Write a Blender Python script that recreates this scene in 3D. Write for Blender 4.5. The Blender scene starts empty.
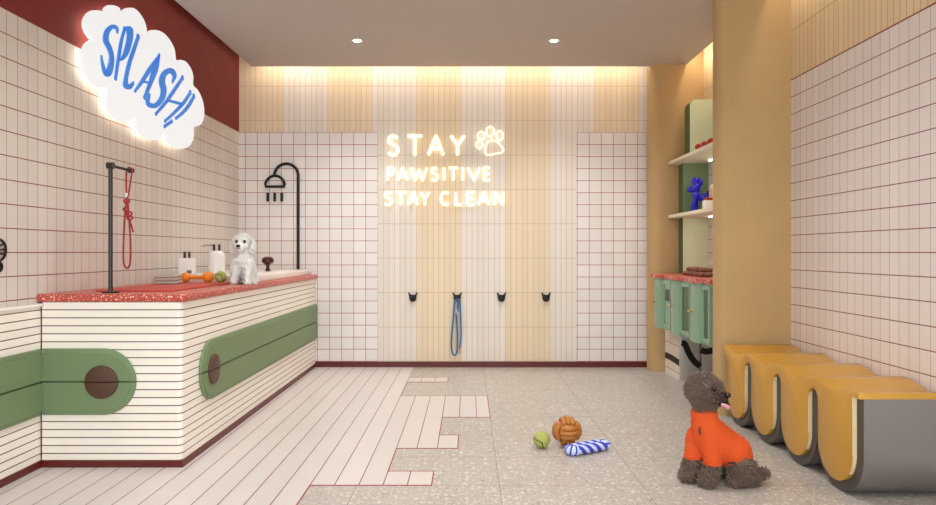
import bpy, bmesh, math, random
from mathutils import Vector, Matrix
random.seed(7)
PI = math.pi
S = bpy.context.scene
COL = S.collection
F, CX, CY, EYE = 700.0, 468.0, 252.5, 1.15

# ------------------------------------------------------------------ helpers
def lin(c):
    return tuple(((v/255.0)/12.92 if v/255.0 <= 0.04045 else ((v/255.0+0.055)/1.055)**2.4) for v in c)

def at(px, py, Y):                 # point at distance Y that the photo shows at (px, py)
    return Vector(((px-CX)*Y/F, Y, EYE-(py-CY)*Y/F))

def at_x(px, py, X):               # same, on a plane of constant X
    return at(px, py, X*F/(px-CX))

def catmull(pts, n=8, closed=False):
    pts = [Vector(p) for p in pts]
    out = []
    m = len(pts)
    segs = m if closed else m-1
    for i in range(segs):
        if closed:
            p0, p1, p2, p3 = pts[(i-1) % m], pts[i], pts[(i+1) % m], pts[(i+2) % m]
        else:
            p1, p2 = pts[i], pts[i+1]
            p0 = pts[i-1] if i > 0 else p1*2-p2
            p3 = pts[i+2] if i+2 < m else p2*2-p1
        for k in range(n):
            t = k/n
            out.append(0.5*((2*p1)+(-p0+p2)*t+(2*p0-5*p1+4*p2-p3)*t*t+(-p0+3*p1-3*p2+p3)*t**3))
    if not closed:
        out.append(pts[-1])
    return out

def BM():
    return bmesh.new()

def box(bm, x0, x1, y0, y1, z0, z1, bev=0, seg=2, mi=0):
    r = bmesh.ops.create_cube(bm, size=1)
    vs = r['verts']
    for v in vs:
        v.co = Vector((x0+(v.co.x+.5)*(x1-x0), y0+(v.co.y+.5)*(y1-y0), z0+(v.co.z+.5)*(z1-z0)))
    fs = set(f for v in vs for f in v.link_faces)
    for f in fs:
        f.material_index = mi
    if bev > 0:
        es = list(set(e for v in vs for e in v.link_edges))
        bmesh.ops.bevel(bm, geom=es, offset=bev, segments=seg, affect='EDGES', profile=.5)
    return bm

def tube(bm, path, rad, n=8, cap=True, closed=False, mi=0):
    path = [Vector(p) for p in path]
    m = len(path)
    rads = rad if isinstance(rad, (list, tuple)) else [rad]*m
    rings = []
    up = None
    for i, p in enumerate(path):
        if closed:
            t = path[(i+1) % m]-path[i-1]
        else:
            t = path[min(i+1, m-1)]-path[max(i-1, 0)]
        if t.length < 1e-9:
            t = Vector((0, 0, 1))
        t.normalize()
        if up is None:
            up = Vector((0, 0, 1)) if abs(t.z) < .9 else Vector((1, 0, 0))
        a = t.cross(up)
        if a.length < 1e-6:
            a = t.orthogonal()
        a.normalize()
        b = t.cross(a).normalized()
        up = -b if (-b).dot(up) > 0 else b
        rings.append([bm.verts.new(p+rads[i]*(math.cos(2*PI*k/n)*a+math.sin(2*PI*k/n)*b)) for k in range(n)])
    for i in range(m if closed else m-1):
        A, B = rings[i], rings[(i+1) % m]
        for k in range(n):
            f = bm.faces.new((A[k], A[(k+1) % n], B[(k+1) % n], B[k]))
            f.material_index = mi
    if cap and not closed:
        for R in (rings[0], rings[-1]):
            f = bm.faces.new(R)
            f.material_index = mi
    bmesh.ops.recalc_face_normals(bm, faces=bm.faces)
    return bm

def cyl(bm, p0, p1, r, n=16, r1=None, mi=0):
    return tube(bm, [p0, p1], [r, r if r1 is None else r1], n, mi=mi)

def lathe(bm, prof, c=(0, 0, 0), n=24, mi=0):
    c = Vector(c)
    rings = []
    for r, z in prof:
        rings.append([bm.verts.new(c+Vector((max(r, 1e-5)*math.cos(2*PI*k/n), max(r, 1e-5)*math.sin(2*PI*k/n), z))) for k in range(n)])
    for A, B in zip(rings, rings[1:]):
        for k in range(n):
            f = bm.faces.new((A[k], A[(k+1) % n], B[(k+1) % n], B[k]))
            f.material_index = mi
    for R in (rings[0], rings[-1]):
        bm.faces.new(R).material_index = mi
    bmesh.ops.recalc_face_normals(bm, faces=bm.faces)
    return bm

def ball(bm, c, r, sub=3, sc=(1, 1, 1), mi=0, rot=None):
    res = bmesh.ops.create_icosphere(bm, subdivisions=sub, radius=r)
    for v in res['verts']:
        q = Vector((v.co.x*sc[0], v.co.y*sc[1], v.co.z*sc[2]))
        if rot is not None:
            q = rot @ q
        v.co = q+Vector(c)
    for f in set(f for v in res['verts'] for f in v.link_faces):
        f.material_index = mi
    return bm

def prism(bm, pts, d0, d1, axis='y', mi=0, bev=0):
    """polygon in the plane across axis, swept from d0 to d1"""
    def P(a, b, d):
        return {'x': Vector((d, a, b)), 'y': Vector((a, d, b)), 'z': Vector((a, b, d))}[axis]
    A = [bm.verts.new(P(p[0], p[1], d0)) for p in pts]
    B = [bm.verts.new(P(p[0], p[1], d1)) for p in pts]
    n = len(pts)
    fs = [bm.faces.new(A), bm.faces.new(B)]
    for k in range(n):
        fs.append(bm.faces.new((A[k], A[(k+1) % n], B[(k+1) % n], B[k])))
    for f in fs:
        f.material_index = mi
    bmesh.ops.recalc_face_normals(bm, faces=fs)
    if bev:
        es = list(fs[0].edges)+list(fs[1].edges)
        bmesh.ops.bevel(bm, geom=es, offset=bev, segments=2, affect='EDGES', profile=.5)
    return bm

def arc(cx, cy, r, a0, a1, n=16, ry=None):
    ry = r if ry is None else ry
    return [(cx+r*math.cos(a0+(a1-a0)*k/n), cy+ry*math.sin(a0+(a1-a0)*k/n)) for k in range(n+1)]

def obj(name, bm, mats, parent=None, smooth=True, angle=35, loc=None):
    me = bpy.data.meshes.new(name)
    bm.to_mesh(me)
    bm.free()
    for m in (mats if isinstance(mats, (list, tuple)) else [mats]):
        me.materials.append(m)
    if smooth:
        me.polygons.foreach_set('use_smooth', [True]*len(me.polygons))
        try:
            me.set_sharp_from_angle(angle=math.radians(angle))
        except Exception:
            pass
    o = bpy.data.objects.new(name, me)
    COL.objects.link(o)
    if parent is not None:
        o.parent = parent
    if loc is not None:
        o.location = loc
    return o

def tag(o, label, cat, group=None):
    o['label'] = label
    o['category'] = cat
    if group:
        o['group'] = group
    return o

def thing(name, label, cat, loc=(0, 0, 0), rotz=0, group=None):
    o = bpy.data.objects.new(name, None)
    o.empty_display_size = .05
    COL.objects.link(o)
    o.location = loc
    o.rotation_euler = (0, 0, rotz)
    return tag(o, label, cat, group)

def rebase(o, base):
    """put a mesh built in room coordinates on its own base point"""
    base = Vector(base)
    o.data.transform(Matrix.Translation(-base))
    o.location = base
    return o

def struct(name, bm, m, parent=None, smooth=False):
    o = obj(name, bm, m, parent, smooth=smooth)
    if parent is None:
        o['kind'] = 'structure'
    return o

def dup(root, loc, rotz, label, group=None):
    r = root.copy()
    COL.objects.link(r)
    r.location = loc
    r.rotation_euler = (0, 0, rotz)
    r['label'] = label
    if group:
        r['group'] = group
    for ch in list(root.children):
        c = ch.copy()
        COL.objects.link(c)
        c.parent = r
        for g in ch.children:
            d = g.copy()
            COL.objects.link(d)
            d.parent = c
    return r

def blob(name, prims, mat, parent, voxel, smooth=4, disp=0.0, dscale=40, seed=0):
    """one continuous surface grown around tapered limbs; prims: (p0, r0, p1, r1) or (centre, radius, scale3)"""
    bm = BM()
    for p in prims:
        if len(p) == 4:
            a, b = Vector(p[0]), Vector(p[2])
            n = max(2, int((b-a).length/(min(p[1], p[3])*.35))+1)
            for k in range(n+1):
                t = k/n
                ball(bm, a.lerp(b, t), p[1]*(1-t)+p[3]*t, 2)
        else:
            ball(bm, p[0], p[1], 3, p[2])
    me = bpy.data.meshes.new(name)
    bm.to_mesh(me)
    bm.free()
    o = bpy.data.objects.new(name, me)
    COL.objects.link(o)
    md = o.modifiers.new('r', 'REMESH')
    md.mode = 'VOXEL'
    md.voxel_size = voxel
    ms = o.modifiers.new('s', 'SMOOTH')
    ms.factor = .5
    ms.iterations = smooth
    dg = bpy.context.evaluated_depsgraph_get()
    dg.update()
    me2 = bpy.data.meshes.new_from_object(o.evaluated_get(dg))
    o.modifiers.clear()
    o.data = me2
    bpy.data.meshes.remove(me)
    from mathutils import noise
    if disp:
        me2.update()
        nr = [v.normal.copy() for v in me2.vertices]
        for v, nn in zip(me2.vertices, nr):
            q = v.co*dscale+Vector((seed, 0, 0))
            v.co += nn*disp*(noise.noise(q)+.6*noise.noise(q*2.1))
    me2.polygons.foreach_set('use_smooth', [True]*len(me2.polygons))
    me2.materials.clear()
    me2.materials.append(mat)
    o.parent = parent
    return o

def fur(name, body, mat, count, length, width, parent, keep=lambda c: True, droop=.35, curl=.5, seed=1):
    """short curved tufts standing on the coat"""
    rnd = random.Random(seed)
    me = body.data
    polys = [p for p in me.polygons if keep(p.center)]
    areas = [p.area for p in polys]
    bm = BM()
    for p in rnd.choices(polys, areas, k=count):
        vs = [me.vertices[i].co for i in p.vertices]
        w = [rnd.random() for _ in vs]
        s = sum(w)
        c = sum((v*(a/s) for v, a in zip(vs, w)), Vector())
        n = p.normal.copy()
        d = Vector((rnd.uniform(-1, 1), rnd.uniform(-1, 1), rnd.uniform(-1, 1)))*curl
        t1 = (n+d*.6).normalized()
        t2 = (n*.5+d+Vector((0, 0, -droop))).normalized()
        L = length*rnd.uniform(.6, 1.15)
        a = n.orthogonal().normalized()
        b = n.cross(a)
        W = width*rnd.uniform(.7, 1.2)
        base = [bm.verts.new(c-n*.002+W*(math.cos(2*PI*k/3)*a+math.sin(2*PI*k/3)*b)) for k in range(3)]
        mid = [bm.verts.new(c+t1*L*.55+W*.7*(math.cos(2*PI*k/3)*a+math.sin(2*PI*k/3)*b)) for k in range(3)]
        tip = bm.verts.new(c+t1*L*.55+t2*L*.5)
        for k in range(3):
            bm.faces.new((base[k], base[(k+1) % 3], mid[(k+1) % 3], mid[k]))
            bm.faces.new((mid[k], mid[(k+1) % 3], tip))
    return obj(name, bm, mat, parent, angle=180)

# ------------------------------------------------------------------ materials
class NT:
    def __init__(s, name):
        s.m = bpy.data.materials.new(name)
        s.m.use_nodes = True
        s.t = s.m.node_tree
        s.b = s.t.nodes['Principled BSDF']
        s.co = s.t.nodes.new('ShaderNodeTexCoord').outputs['Object']
        s._xyz = None
    def n(s, typ, **kw):
        x = s.t.nodes.new(typ)
        for k, v in kw.items():
            setattr(x, k, v)
        return x
    def l(s, a, b):
        s.t.links.new(a, b)
    def xyz(s, k):
        if s._xyz is None:
            s._xyz = s.n('ShaderNodeSeparateXYZ')
            s.l(s.co, s._xyz.inputs[0])
        return s._xyz.outputs['XYZ'.index(k)]
    def math(s, op, a, b=None, c=None, clamp=False):
        x = s.n('ShaderNodeMath', operation=op)
        x.use_clamp = clamp
        for i, v in enumerate((a, b, c)):
            if v is None:
                continue
            if hasattr(v, 'node'):
                s.l(v, x.inputs[i])
            else:
                x.inputs[i].default_value = v
        return x.outputs[0]
    def mix(s, f, a, b):
        x = s.n('ShaderNodeMix', data_type='RGBA')
        for sock, v in ((x.inputs[0], f), (x.inputs[6], a), (x.inputs[7], b)):
            if hasattr(v, 'node'):
                s.l(v, sock)
            elif isinstance(v, (tuple, list)):
                sock.default_value = (*v[:3], 1)
            else:
                sock.default_value = v
        return x.outputs[2]
    def line(s, axis, pitch, off, width):
        """1 on a joint of the given width at off + k*pitch along the axis"""
        a = s.math('ADD', s.xyz(axis), -off+pitch*200+width/2)
        return s.math('LESS_THAN', s.math('MODULO', a, pitch), width)
    def cell(s, axis, pitch, off):
        return s.math('FLOOR', s.math('DIVIDE', s.math('ADD', s.xyz(axis), -off+pitch*200), pitch))
    def noise(s, scale, detail=3, rough=.5, w=None):
        x = s.n('ShaderNodeTexNoise')
        x.inputs['Scale'].default_value = scale
        x.inputs['Detail'].default_value = detail
        x.inputs['Roughness'].default_value = rough
        s.l(s.co, x.inputs['Vector'])
        return x.outputs['Fac']
    def rand(s, v):
        x = s.n('ShaderNodeTexWhiteNoise', noise_dimensions='1D')
        s.l(v, x.inputs['W'])
        return x.outputs['Value']
    def vor(s, scale, feature='F1'):
        x = s.n('ShaderNodeTexVoronoi', feature=feature)
        x.inputs['Scale'].default_value = scale
        s.l(s.co, x.inputs['Vector'])
        return x
    def bump(s, h, strength=.3, dist=.005):
        x = s.n('ShaderNodeBump')
        x.inputs['Strength'].default_value = strength
        x.inputs['Distance'].default_value = dist
        s.l(h, x.inputs['Height'])
        s.l(x.outputs[0], s.b.inputs['Normal'])
    def done(s, color, rough=.5, metal=0.0, spec=.5):
        if hasattr(color, 'node'):
            s.l(color, s.b.inputs['Base Color'])
        else:
            s.b.inputs['Base Color'].default_value = (*color[:3], 1)
        if hasattr(rough, 'node'):
            s.l(rough, s.b.inputs['Roughness'])
        else:
            s.b.inputs['Roughness'].default_value = rough
        s.b.inputs['Metallic'].default_value = metal
        s.b.inputs['Specular IOR Level'].default_value = spec
        return s.m

def plain(name, rgb, rough=.5, metal=0.0, var=.06, scale=30, bump=0.0, spec=.5):
    t = NT(name)
    c = lin(rgb)
    f = t.noise(scale, 4)
    col = t.mix(f, tuple(v*(1-var) for v in c), tuple(min(1, v*(1+var)) for v in c))
    if bump:
        t.bump(t.noise(scale*2, 5), bump, .004)
    return t.done(col, rough, metal, spec)

def glow(name, rgb, strength, base=None):
    t = NT(name)
    c = lin(rgb)
    t.b.inputs['Emission Color'].default_value = (*c, 1)
    t.b.inputs['Emission Strength'].default_value = strength
    return t.done(lin(base or (235, 235, 235)), .5)

Z_TILE = 2.36
RED_PAINT = (138, 38, 34)
def m_left():
    t = NT('tile_and_red_paint')
    h = t.line('Z', .121, EYE, .0052)
    v = t.line('Y', .0844, 3.489, .0042)
    r = t.rand(t.cell('Y', .0844, 3.489))
    tile = t.mix(r, lin((213, 203, 193)), lin((221, 212, 203)))
    c = t.mix(v, tile, lin((172, 140, 128)))
    c = t.mix(h, c, lin((134, 46, 48)))
    up = t.math('GREATER_THAN', t.xyz('Z'), Z_TILE)
    red = t.mix(t.noise(3, 4), lin((118, 30, 27)), lin((132, 36, 32)))
    c = t.mix(up, c, red)
    j = t.math('MULTIPLY', t.math('MAXIMUM', h, v), t.math('SUBTRACT', 1.0, up))
    t.bump(t.math('SUBTRACT', 1.0, j), .35, .003)
    return t.done(c, t.math('ADD', t.math('MULTIPLY', up, .3), .38))
def m_right():
    t = NT('tile_and_ochre_strips')
    h = t.line('Z', .121, EYE, .0052)
    v = t.line('Y', .0838, 3.436, .0042)
    r = t.rand(t.cell('Y', .0838, 3.436))
    tile = t.mix(r, lin((226, 215, 210)), lin((234, 223, 218)))
    c = t.mix(v, tile, lin((182, 156, 146)))
    c = t.mix(h, c, lin((124, 42, 48)))
    up = t.math('GREATER_THAN', t.xyz('Z'), Z_TILE)
    v2 = t.line('Y', .0557, 3.4, .004)
    h2 = t.line('Z', .346, Z_TILE, .005)
    c2 = t.mix(t.rand(t.cell('Y', .0557, 3.4)), lin((224, 198, 158)), lin((231, 206, 168)))
    c2 = t.mix(t.math('MAXIMUM', v2, h2), c2, lin((168, 134, 96)))
    c2 = t.mix(t.math('LESS_THAN', t.math('ABSOLUTE', t.math('SUBTRACT', t.xyz('Z'), Z_TILE)), .006), c2, lin((140, 50, 50)))
    c = t.mix(up, c, c2)
    t.bump(t.math('SUBTRACT', 1.0, t.math('MAXIMUM', v, h)), .3, .003)
    return t.done(c, .4)
PX = .010043
def m_back():
    t = NT('ribbed_strip_tile')
    off = (416.6-468)*PX
    v = t.line('X', PX*44.42/8, off, .0042)
    h = t.line('Z', .3455, EYE-(292.6-252.5)*PX, .005)
    b = t.math('MODULO', t.cell('X', PX*44.42, off), 2.0)     # alternate bands of eight strips
    r = t.rand(t.cell('X', PX*44.42/8, off))
    ye = t.mix(r, lin((230, 208, 176)), lin((236, 214, 183)))
    wh = t.mix(r, lin((228, 217, 205)), lin((235, 224, 213)))
    c = t.mix(b, ye, wh)
    c = t.mix(t.math('MAXIMUM', v, h), c, lin((200, 172, 145)))
    t.bump(t.math('SUBTRACT', 1.0, t.math('MAXIMUM', v, h)), .4, .004)
    return t.done(c, .45)
def m_grid(ox, oz):
    t = NT('square_white_tile_red_grout')
    j = t.math('MAXIMUM', t.line('X', .1208, ox+.006, .0048), t.line('Z', .1208, oz, .0054))
    r = t.rand(t.math('ADD', t.cell('X', .1208, ox), t.math('MULTIPLY', t.cell('Z', .1208, oz), 37.0)))
    c = t.mix(j, t.mix(r, lin((232, 224, 218)), lin((240, 232, 227))), lin((168, 62, 68)))
    t.bump(t.math('SUBTRACT', 1.0, j), .3, .003)
    return t.done(c, .35)
def m_plank():
    t = NT('white_plank_tile')
    j = t.line('X', .12, -.18, .0058)
    r = t.rand(t.cell('X', .12, -.18))
    n = t.noise(2.5, 4, .6)
    c = t.mix(r, lin((212, 203, 197)), lin((220, 211, 205)))
    c = t.mix(t.math('MULTIPLY', n, .5), c, lin((198, 187, 182)))
    c = t.mix(j, c, lin((128, 52, 52)))
    return t.done(c, .3)
def m_terrazzo():
    t = NT('beige_terrazzo_slab')
    base = t.mix(t.noise(6, 4), lin((168, 158, 149)), lin((184, 174, 165)))
    for sc, thr, col, rad in ((30, .62, (214, 206, 196), .33), (52, .6, (206, 196, 186), .36), (40, .78, (142, 130, 118), .3), (85, .7, (222, 214, 205), .36)):
        v = t.vor(sc)
        s = t.n('ShaderNodeSeparateColor')
        t.l(v.outputs['Color'], s.inputs[0])
        chip = t.math('MULTIPLY', t.math('GREATER_THAN', s.outputs[0], thr), t.math('LESS_THAN', v.outputs['Distance'], rad))
        base = t.mix(t.math('MULTIPLY', chip, .85), base, lin(col))
    j = t.math('MAXIMUM', t.line('X', .705, .155, .0045), t.line('Y', .482, 3.455, .005))
    c = t.mix(j, base, lin((140, 122, 108)))
    return t.done(c, .34)
def m_redterrazzo():
    t = NT('red_terrazzo')
    base = t.mix(t.noise(9, 4), lin((178, 66, 54)), lin((194, 80, 66)))
    for sc, thr, col, rad in ((75, .62, (244, 214, 196), .36), (130, .6, (236, 170, 150), .38), (110, .75, (150, 44, 40), .35)):
        v = t.vor(sc)
        s = t.n('ShaderNodeSeparateColor')
        t.l(v.outputs['Color'], s.inputs[0])
        chip = t.math('MULTIPLY', t.math('GREATER_THAN', s.outputs[0], thr), t.math('LESS_THAN', v.outputs['Distance'], rad))
        base = t.mix(chip, base, lin(col))
    return t.done(base, .35)
def m_siding():
    t = NT('white_board_siding')
    j = t.line('Z', .0427, .887-.0437, .0052)
    c = t.mix(t.rand(t.cell('Z', .0427, .887-.0437)), lin((244, 235, 222)), lin((248, 240, 228)))
    c = t.mix(j, c, lin((92, 46, 40)))
    t.bump(t.math('SUBTRACT', 1.0, j), .5, .004)
    return t.done(c, .4)
def m_stripe(name, a, b, axis_scale, thr=.5):
    t = NT(name)
    return t

M_LEFT, M_RIGHT, M_BACK = m_left(), m_right(), m_back()
M_PLANK, M_TERR, M_REDT, M_SIDE = m_plank(), m_terrazzo(), m_redterrazzo(), m_siding()
M_CEIL = plain('ceiling_paint', (188, 176, 166), .8, var=.02, scale=3)
M_BASEB = plain('dark_red_baseboard', (94, 20, 16), .4)
M_GREEN = plain('sage_green_lacquer', (118, 138, 100), .5, var=.05, scale=6, spec=.3)
M_DKGREEN = plain('dark_green_lacquer', (62, 92, 58), .4)
M_PALEGREEN = plain('pale_green_lacquer', (204, 214, 180), .45)
M_CABGREEN = plain('mint_green_lacquer', (128, 160, 132), .25, var=.03)
M_BROWN = plain('brown_leather', (84, 54, 38), .5, bump=.1)
M_OCHRE = plain('ochre_plaster', (188, 154, 106), .75, var=.1, scale=3.5, bump=.05)
M_BLACK = plain('matte_black_metal', (26, 24, 24), .4, metal=.4)
M_GUN = plain('dark_gunmetal', (62, 58, 56), .35, metal=.6)
M_RIM = plain('rim_dark_reflection_tone', (80, 73, 70), .4, metal=.3)
M_SATIN = plain('satin_pale_steel', (206, 198, 190), .4, metal=.25, var=.02)
M_STEEL = plain('brushed_grey_metal', (150, 146, 144), .34, metal=.75, var=.03)
M_GOLD = plain('mustard_gold_lacquer', (212, 160, 66), .24, metal=.35, var=.04, scale=8)
M_LITEDGE = plain('painted_lit_edge', (226, 204, 160), .35)
M_MARBLE = plain('white_marble', (236, 226, 218), .25, var=.04, scale=8)
M_MAT = plain('red_rubber_mat', (192, 70, 57), .5, var=.03, scale=40)
M_WHITEP = plain('white_glazed_plastic', (242, 238, 232), .25, var=.01)
M_CHROME = plain('chrome', (200, 198, 195), .15, metal=1)
M_BRASS = plain('brass', (214, 178, 110), .25, metal=.9)
M_ORANGE = plain('orange_rubber', (240, 140, 30), .5, bump=.1)
M_REDROPE = plain('red_rope', (164, 48, 52), .7, scale=300, var=.25, bump=.3)
M_BLUEROPE = plain('steel_blue_webbing', (74, 116, 160), .7, scale=200, var=.2)
M_MAROON = plain('dark_maroon_glaze', (74, 20, 16), .15)
M_SHELF = plain('cream_shelf', (228, 218, 196), .5)
M_COBALT = plain('cobalt_blue_gloss', (28, 24, 196), .25)
M_CHERRY = plain('cherry_red', (168, 34, 30), .3)
M_CHEW = plain('brown_chew', (128, 84, 66), .7, scale=60, var=.3, bump=.4)
M_PEARL = plain('white_acrylic_edge', (236, 236, 236), .4)
M_BLUEPAINT = glow('backlit_blue_lettering', (48, 122, 208), .42, (52, 124, 212))
M_NAVY = plain('black_wave_vinyl', (20, 18, 18), .35)
M_PINK = plain('pink_tongue', (214, 142, 154), .5)
M_EYE = plain('dark_wet_eye', (14, 10, 9), .1)
M_ORANGECLOTH = plain('orange_fleece', (220, 82, 24), .85, scale=25, var=.06, bump=.25)
M_GREYFUR = plain('grey_brown_fur', (112, 94, 82), .85, scale=60, var=.3, spec=.15)
M_GREYFUR2 = plain('grey_brown_fur_tips', (128, 109, 96), .85, scale=60, var=.3, spec=.15)
M_WHITEFUR = plain('white_fur', (252, 248, 242), .9, scale=60, var=.06, spec=.15)
M_TOWEL = plain('grey_towel', (186, 172, 160), .95, scale=80, var=.1, bump=.3)
M_TOWELD = plain('dark_grey_towel_band', (122, 110, 102), .95, scale=80, var=.1)
M_WEAVE = plain('amber_rubber_band', (180, 112, 46), .45, var=.08, scale=40, bump=.1)
M_BANDBLUE = plain('blue_cotton', (58, 70, 186), .9, scale=150, var=.15, bump=.3)
M_BANDWHITE = plain('pale_blue_cotton', (204, 212, 238), .9, scale=150, var=.06, bump=.3)
M_NEON = glow('warm_neon_tube', (255, 240, 188), .85)
M_CLOUD = glow('backlit_white_acrylic', (250, 250, 250), .62, (130, 130, 130))
M_HALO = glow('halo_back_light', (255, 236, 205), 2.2)
M_LED = glow('warm_cove_strip', (255, 240, 216), 16)
M_LEDA = glow('warm_cove_strip_alcove', (255, 240, 216), 34)
M_LEDL = glow('warm_cove_strip_left', (255, 230, 200), 2.5)
M_LEDR = glow('warm_cove_strip_side', (255, 238, 212), 14)
M_LEDS = glow('warm_shelf_strip', (255, 246, 220), 14)
M_LENS = glow('downlight_lens', (255, 244, 224), 40)
def m_tennis():
    t = NT('tennis_felt')
    v = t.n('ShaderNodeVectorMath', operation='NORMALIZE')
    t.l(t.co, v.inputs[0])
    s = t.n('ShaderNodeSeparateXYZ')
    t.l(v.outputs[0], s.inputs[0])
    # seam: |z| against a wave round the ball
    a = t.math('ARCTAN2', s.outputs[1], s.outputs[0])
    w = t.math('MULTIPLY', t.math('SINE', t.math('MULTIPLY', a, 2.0)), .55)
    d = t.math('ABSOLUTE', t.math('SUBTRACT', s.outputs[2], w))
    j = t.math('LESS_THAN', d, .07)
    c = t.mix(t.noise(120, 4), lin((160, 164, 84)), lin((182, 184, 104)))
    t.bump(t.noise(300, 4), .3, .003)
    return t.done(t.mix(j, c, lin((52, 56, 26))), .9)
M_TENNIS = m_tennis()

# ------------------------------------------------------------------ the room
XL, XR, YB, YF, ZT = -2.30, 2.27, 7.03, -1.6, 3.22
struct('floor', box(BM(), XL-.1, XR+.1, YF, YB+.1, -.08, 0), M_TERR)
steps = [(XL, YF), (-.78, YF), (-.78, 3.455), (-.18, 3.455), (-.18, 3.676), (-.42, 3.676), (-.42, 4.107), (-.06, 4.107),
         (-.06, 4.404), (-.18, 4.404), (-.18, 4.88), (.155, 4.88), (.155, 5.614), (-.54, 5.614), (-.54, 6.21), (-.18, 6.21),
         (-.18, 6.44), (-.54, 6.44), (-.54, YB), (XL, YB)]
bm = prism(BM(), steps, 0, .0015, 'z')
for (a, b) in list(zip(steps, steps[1:]))[1:-2]:
    x0, x1 = sorted((a[0], b[0])); y0, y1 = sorted((a[1], b[1]))
    box(bm, x0-.003, x1+.003, y0-.004, y1+.004, 0, .0022, mi=1)
struct('floor_planks', bm, [M_PLANK, plain('red_grout', (160, 56, 58), .6)])

struct('wall_left', box(BM(), XL-.1, XL, YF, YB+.1, 0, ZT), M_LEFT)
struct('wall_back', box(BM(), XL-.1, XR+.1, YB, YB+.1, 0, ZT), M_BACK)
struct('wall_right', box(BM(), XR, XR+.1, YF, YB, 0, ZT), M_RIGHT)
SZ = 2.965
bm = box(BM(), -2.11, 2.11, YF, 6.83, SZ, SZ+.06)
struct('ceiling', bm, M_CEIL)
struct('trim_1', box(BM(), XL-.1, XR+.1, YF, YB+.1, ZT, ZT+.08), M_CEIL)
# square-tile fields on the back wall
def grid_field(name, px0, px1, py0):
    x0, x1 = (px0-468)*PX, (px1-468)*PX
    z1 = EYE-(py0-252.5)*PX
    struct(name, box(BM(), x0, x1, YB-.01, YB, .0, z1), m_grid((377.3-468)*PX if px0 < 400 else x0, z1))
grid_field('trim_2', 239.0, 377.4, 132.6)
grid_field('trim_3', 576.4, 697, 132.6)
struct('baseboard_back', box(BM(), -1.53, XR, YB-.022, YB-.01, 0, .056), M_BASEB)
# the low board cladding along the left wall, before the wash platform
bm = box(BM(), XL, -2.286, YF, 3.746, .04, .862)
struct('trim_4', bm, M_SIDE)
struct('trim_5', box(BM(), XL, -2.27, YF, 3.746, .862, .878, .003), M_WHITEP)
struct('baseboard_left', box(BM(), XL, -2.278, YF, 3.742, 0, .04), M_BASEB)

# bull-nosed plaster fins on the right
def fin(name, y0, y1, xl):
    r = (y1-y0)/2
    pts = [(XR, y0), (XR, y1)]+[(xl+r*.9-r*.9*math.sin(t), (y0+y1)/2+r*math.cos(t)) for t in [PI*k/16 for k in range(17)]]
    bm = prism(BM(), pts, 0, SZ, 'z')
    box(bm, 2.112, XR, y0+.002, y1-.002, SZ-.01, ZT)
    o = obj(name, bm, M_OCHRE)
    o['kind'] = 'structure'
fin('wall_pillar', 4.92, 5.10, 1.757)
fin('wall_pillar_far', 6.75, YB-.022, 1.762)

# light coves: strips of light in the gap round the dropped ceiling
bm = box(BM(), -2.12, 1.745, 6.86, 6.885, 3.05, 3.062)
o = obj('cove_light_strip', bm, M_LED); tag(o, 'long warm light strip hidden above the back edge of the ceiling', 'light')
bm = box(BM(), -2.12, 1.745, 6.83, 6.90, 3.062, 3.22); o2 = obj('holder', bm, M_CEIL, o)
bm = box(BM(), 2.13, 2.15, 5.12, 6.72, 3.05, 3.062)
o = obj('cove_light_strip', bm, M_LEDA); tag(o, 'short warm light strip above the shelves in the alcove', 'light')
obj('holder', box(BM(), 2.115, 2.16, 5.12, 6.72, 3.062, 3.22), M_CEIL, o)
bm = box(BM(), 2.13, 2.15, YF+.1, 4.9, 3.05, 3.062)
o = obj('cove_light_strip', bm, M_LEDR); tag(o, 'warm light strip above the pink tiled right wall before the big pillar', 'light')
obj('holder', box(BM(), 2.115, 2.16, YF+.1, 4.9, 3.062, 3.22), M_CEIL, o)

bm = box(BM(), -2.17, -2.15, YF+.1, 6.7, 3.05, 3.062)
o = obj('cove_light_strip', bm, M_LEDL); tag(o, 'dim light strip above the dark red paint of the left wall', 'light')
obj('holder', box(BM(), -2.18, -2.125, YF+.1, 6.7, 3.062, 3.22), M_CEIL, o)
# the two ceiling downlights in view, then extra fill spots
def downlight(x, y, label, power, group='ceiling downlights'):
    t = thing('ceiling_downlight', label, 'light', (x, y, SZ), 0, group)
    bm = BM()
    pr = [(.030, -.001), (.046, -.004), (.050, 0), (.050, .004), (.030, .004)]
    lathe(bm, pr, n=24)
    obj('trim_ring', bm, M_WHITEP, t)
    obj('lens', lathe(BM(), [(.0305, -.0015), (.030, .002)], n=24), M_LENS, t)
    li = bpy.data.lights.new('lamp', 'SPOT')
    li.energy = power; li.color = (.97, 1, 1); li.spot_size = math.radians(125); li.spot_blend = .9; li.shadow_soft_size = .12
    lo = bpy.data.objects.new('lamp', li); COL.objects.link(lo); lo.parent = t; lo.location = (0, 0, -.03)
downlight(-.951, 6.0, 'small glowing round downlight on the left of the ceiling', 95)
downlight(.737, 6.0, 'small glowing round downlight on the right of the ceiling', 95)
for y in (3.6, 1.2):  # unseen spots without fixtures, added to brighten the room
    for x in (-.951, .737):
        li = bpy.data.lights.new('lamp', 'SPOT')
        li.energy = 95; li.color = (.95, .99, 1); li.spot_size = math.radians(140); li.spot_blend = .9; li.shadow_soft_size = .18
        lo = bpy.data.objects.new('unseen_fill_lamp', li); COL.objects.link(lo); lo.location = (x, y, SZ-.03)

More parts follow.
